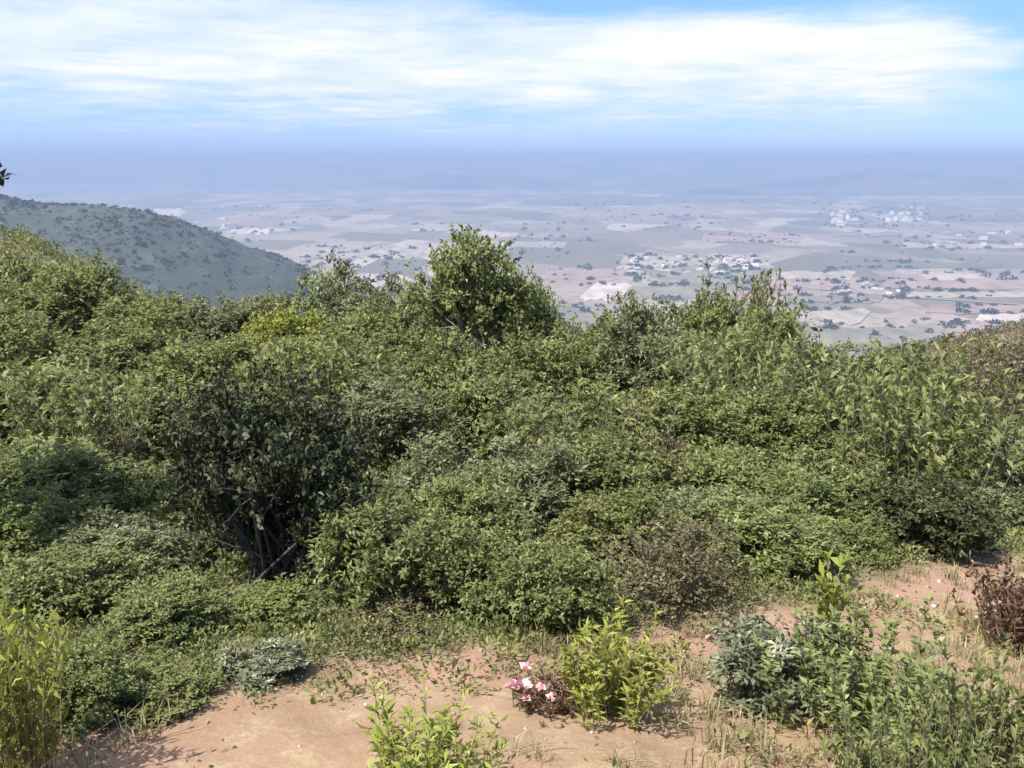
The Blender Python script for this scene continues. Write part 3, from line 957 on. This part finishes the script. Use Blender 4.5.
# undergrowth between the shrubs
N = 4200
d = 3.5 * (48 / 3.5) ** rng.random(N)
x = rng.uniform(-.72, .72, N) * d
keep = (d > edge_y(x) + .05 + .25 * rng.random(N)) & (np.hypot(x + 1.55, (d - 5.75) * 1.2) > .5)
d, x = d[keep], x[keep]
pos = np.stack([x, d, height(x, d)], 1)
un = clump_units(300, 6, 95, .095, .042, .5, .36)
half = rng.random(len(pos)) < .55
scl = (.10 + .046 * d) * rng.uniform(.6, 1.3, len(d))
scatter('undergrowth', M['olive'], pos[half], scl[half], un, 1, label='low olive undergrowth filling the gaps between the bushes', cat='undergrowth')
scatter('green_undergrowth', M['green'], pos[~half], scl[~half], un, 2, label='low green undergrowth filling the gaps between the bushes', cat='undergrowth')

# scrub covering the far slope and the hillside at the left
N = 7500
d = 40 * (700 / 40) ** rng.random(N)
x = rng.uniform(-.95, .8, N) * d
right = (x > 20) & (d < 140) & (x / d > .38)
pos = np.stack([x, d, height(x, d) - .2], 1)
un2 = clump_units(330, 6, 120, .16, .085, .8, 1.0)
scl = (1.0 + .008 * d) * rng.uniform(.6, 1.5, len(d)) * np.where((x / d > .24) & (d < 120), .6, 1)
scatter('far_scrub', M['olive'], pos[~right], scl[~right], un2, 3, label='olive scrub covering the far slope and the left hillside', cat='scrub')
scatter('dry_scrub', M['dry'], pos[right], scl[right], un2, 4, label='dry brown scrub on the slope at the right edge', cat='scrub')
# trees and bushes dotted over the grey hill
N = 14000
x = rng.uniform(-2800, -250, N); y = rng.uniform(HD - 1300, HD + 250, N)
kk = (fbm(x / 210, y / 260, 93, 5) + .12 * rng.normal(size=N) > -.02)
x, y = x[kk], y[kk]
pos = np.stack([x, y, hill_h(x, y) - 1], 1)
scatter('hill_scrub', M['dark'], pos, 3 + 7 * rng.random(len(x)) ** 2.5, clump_units(340, 4, 22, .7, .5, 1., .8), 5, label='dark scrub dotted over the grey blue hill', cat='scrub')
# woods and hedges on the plain
N = 2600
qx = rng.uniform(150, 1060, N); qy = 172 + 170 * rng.random(N) ** 1.3
okm = fbm(qx / 60, qy / 14, 91) > .07
xy = np.array([on_plain(a, b) for a, b in zip(qx[okm], qy[okm])])
hedge = []
for (a, b, c, d_, mm) in FIELDS:
    n_ = int((b - a) * .30)
    t = rng.random(n_)
    on = fbm(t * 6 + a, t * 0 + c, 44) > -.05
    for q in t[on]:
        hedge.append(on_plain(a + (b - a) * q, (c if rng.random() < .5 else d_) + rng.normal() * .6))
for (n_, xr, yr, *_r) in TOWNS:
    for q in range(n_ * 3):
        hedge.append(on_plain(rng.uniform(xr[0] - 8, xr[1] + 8), rng.uniform(yr[0] - 2, yr[1] + 3)))
xy = np.concatenate([xy, np.array(hedge)])
pos = np.stack([xy[:, 0], xy[:, 1], np.full(len(xy), PLAIN)], 1)
scatter('woodland', M['dark'], pos, 6 + 18 * rng.random(len(xy)) ** 2, clump_units(350, 4, 26, .7, .5, 1., .6), 6, label='hazy clumps of trees and hedges scattered over the plain', cat='woodland')

# dry grass and weeds on the bare soil
N = 1300
x = rng.uniform(-2.6, 5.2, N); y = rng.uniform(2.0, 8.2, N)
dens = fbm(x * .9, y * .9, 17) + (.35 - .3 * (x > 1.6)) * np.exp(-((edge_y(x) - y) / .22) ** 2) + .10 * (x > .9) * (y < 4.6) - .10 * (x < -.0)
keep = (y < edge_y(x) + .25) & (dens > .0)
pos = np.stack([x, y, height(x, y)], 1)[keep]
un3 = [blades(400 + k, 26, .17, .12, .006, lean=.8, droop=.5) for k in range(5)]
scatter('grass', M['straw'], pos, rng.uniform(.5, 1.25, len(pos)), un3, 7, label='short dry grass tufts on the sandy soil', cat='grass')
N = 700
x = rng.uniform(-2.6, 5.2, N); y = rng.uniform(2.0, 8.2, N)
near = np.exp(-((edge_y(x) - y) / .35) ** 2)
dens = fbm(x * 1.1, y * 1.1, 27) + .16 * (x > .7) * (y < 4.2) + .22 * (x > .15) * (x < .95) * (y < 3.3) - .08 * (x < .2) + (.25 - .2 * (x > 1.8)) * near
keep = (y < edge_y(x) + .2) & (dens > .07)
pos = np.stack([x, y, height(x, y)], 1)[keep]
scatter('ground_cover', M['olive'], pos, rng.uniform(.10, .28, len(pos)), clump_units(360, 5, 36, .20, .09, .6, .45), 8, label='small olive weeds creeping over the sandy soil', cat='ground cover')

# fallen leaves and twigs
N = 5200
x = rng.uniform(-3, 5.4, N); y = rng.uniform(1.9, 8.4, N)
keep = (y < edge_y(x) + .1) & (fbm(x * 1.3, y * 1.3, 57) + .30 * np.exp(-((edge_y(x) - y) / .5) ** 2) + .1 * rng.normal(size=N) > .06)
x, y = x[keep], y[keep]
V, F = leaves(rng, np.stack([x, y, height(x, y) + .008], 1), np.concatenate([rng.normal(size=(len(x), 2)), rng.normal(size=(len(x), 1)) * .15], 1), .035, .013)
ll = link(bpy.data.objects.new('leaf_litter', mesh_from('leaf_litter', V, F, M['dry'], rng.random(len(x)))))
tag(ll, 'dry brown fallen leaves strewn over the sandy soil', 'leaf litter', None, 'stuff')

# pebbles
N = 5000
x = rng.uniform(-2.6, 5.2, N); y = rng.uniform(1.9, 8.2, N)
keep = (y < edge_y(x)) & (fbm(x * 1.5, y * 1.5, 7) > -.06)
x, y = x[keep], y[keep]
oc = unit(np.array([(1, 0, 0), (-1, 0, 0), (0, 1, 0), (0, -1, 0), (0, 0, 1), (0, 0, -1), (1, 1, 1), (-1, 1, 1), (1, -1, 1), (-1, -1, 1), (1, 1, -1), (-1, 1, -1), (1, -1, -1), (-1, -1, -1)], float))
tri = []
for cx in (6, 7, 8, 9, 10, 11, 12, 13):
    vx, vy, vz = np.sign(oc[cx])
    a, b, c = (0 if vx > 0 else 1), (2 if vy > 0 else 3), (4 if vz > 0 else 5)
    s = vx * vy * vz
    for q in ((a, b), (b, c), (c, a)):
        tri.append((q[0], q[1], cx) if s > 0 else (q[1], q[0], cx))
tri = np.array(tri)
n = len(x)
sz = .003 + .015 * rng.random(n) ** 6 + .025 * rng.random(n) ** 40
V = oc[None] * sz[:, None, None] * rng.uniform(.6, 1.2, (n, 1, 3)) * rng.uniform(.8, 1.2, (n, 14, 1))
V = V + np.stack([x, y, height(x, y) + sz * .2], 1)[:, None, :]
F = (tri[None] + (np.arange(n) * 14)[:, None, None]).reshape(-1, 3)
m, nt, p, o = material('pebble_stone')
at = nt.new('ShaderNodeAttribute', attribute_name='tone')
nt.l.new(nt.ramp(at.outputs['Fac'], [(0, (.16, .115, .085)), (.6, (.28, .21, .155)), (1, (.40, .33, .27))]), p.inputs['Base Color'])
pb = link(bpy.data.objects.new('pebbles', mesh_from('pebbles', V.reshape(-1, 3), F, m, np.repeat(rng.random(n), 24), smooth=True)))
tag(pb, 'small pale pebbles strewn over the sandy soil', 'pebbles', None, 'stuff')

# ------------------------------------------------------------------ far buildings on the plain
def plain_mat(name, c):
    m, nt, p, o = material(name)
    geo = nt.new('ShaderNodeNewGeometry')
    f = nt.noise(geo.outputs['Position'], .05, 4, .6)
    nt.l.new(nt.ramp(f, [(.3, tuple(k * .85 for k in c)), (.7, c)]), p.inputs['Base Color'])
    return m


M['white_wall'] = plain_mat('white_wall', (.60, .585, .56))
M['tile_roof'] = plain_mat('tile_roof', (.42, .30, .25))
M['pale_roof'] = plain_mat('pale_roof', (.50, .47, .45))


def building_meshes(gable, roofmat):
    wv = [(-.5, -.5, 0), (.5, -.5, 0), (.5, .5, 0), (-.5, .5, 0), (-.5, -.5, 1), (.5, -.5, 1), (.5, .5, 1), (-.5, .5, 1)]
    wf = [(0, 1, 5, 4), (1, 2, 6, 5), (2, 3, 7, 6), (3, 0, 4, 7)]
    wl = bpy.data.meshes.new('wall'); wl.from_pydata(wv, [], wf); wl.materials.append(M['white_wall'])
    e = .53
    if gable:
        rv = [(-e, -e, 1.0), (e, -e, 1.0), (e, e, 1.0), (-e, e, 1.0), (-e, 0, 1.45), (e, 0, 1.45)]
        rf = [(0, 1, 5, 4), (2, 3, 4, 5), (0, 4, 3), (1, 2, 5), (3, 2, 1, 0)]
    else:
        rv = [(-e, -e, 1.0), (e, -e, 1.0), (e, e, 1.0), (-e, e, 1.0), (-e, -e, 1.1), (e, -e, 1.1), (e, e, 1.1), (-e, e, 1.1)]
        rf = [(0, 1, 5, 4), (1, 2, 6, 5), (2, 3, 7, 6), (3, 0, 4, 7), (4, 5, 6, 7), (3, 2, 1, 0)]
    rm = bpy.data.meshes.new('roof'); rm.from_pydata(rv, [], rf); rm.materials.append(roofmat)
    return [('wall', wl), ('roof', rm)]


BT = [building_meshes(True, M['tile_roof']), building_meshes(False, M['pale_roof']), building_meshes(True, M['pale_roof'])]


def building(px, py, w_, d_, h_, t, label, group, rot):
    x, y = on_plain(px, py)
    r = link(bpy.data.objects.new('building', None))
    r.location = (x, y, PLAIN + 2)
    r.rotation_euler = (0, 0, rot)
    r.scale = (w_, d_, h_)
    tag(r, label, 'building', group)
    for nm, me in BT[t]:
        link(bpy.data.objects.new(nm, me), r)


rb = random.Random(4)
for n_, xr, yr, w_, h_, lab, grp in TOWNS:
    for k in range(n_):
        building(rb.uniform(*xr), rb.uniform(*yr), w_ * rb.uniform(.6, 1.5), w_ * rb.uniform(.4, .8), h_ * rb.uniform(.5, 1.2), rb.randrange(3), lab, grp, rb.uniform(-.4, .4))

# ------------------------------------------------------------------ the air
HX0, HX1, HY0, HY1, HZ0, HZ1 = -80000, 80000, -9000, 82000, -720, 130
v = [(x, y, z) for z in (HZ0, HZ1) for y in (HY0, HY1) for x in (HX0, HX1)]
f = [(0, 2, 3, 1), (4, 5, 7, 6), (0, 1, 5, 4), (2, 6, 7, 3), (0, 4, 6, 2), (1, 3, 7, 5)]
me = bpy.data.meshes.new('haze'); me.from_pydata(v, [], f); me.update()
hm = bpy.data.materials.new('haze_air'); hm.use_nodes = True
hn = NT(hm.node_tree)
for n in list(hn.n):
    hn.n.remove(n)
vo = hn.new('ShaderNodeVolumePrincipled')
vo.inputs['Color'].default_value = (.262, .345, .52, 1)
vo.inputs['Density'].default_value = 1 / 9500
vo.inputs['Anisotropy'].default_value = 0.0
oo = hn.new('ShaderNodeOutputMaterial')
hn.l.new(vo.outputs[0], oo.inputs['Volume'])
me.materials.append(hm)
haze = link(bpy.data.objects.new('haze', me))
haze['kind'] = 'stuff'
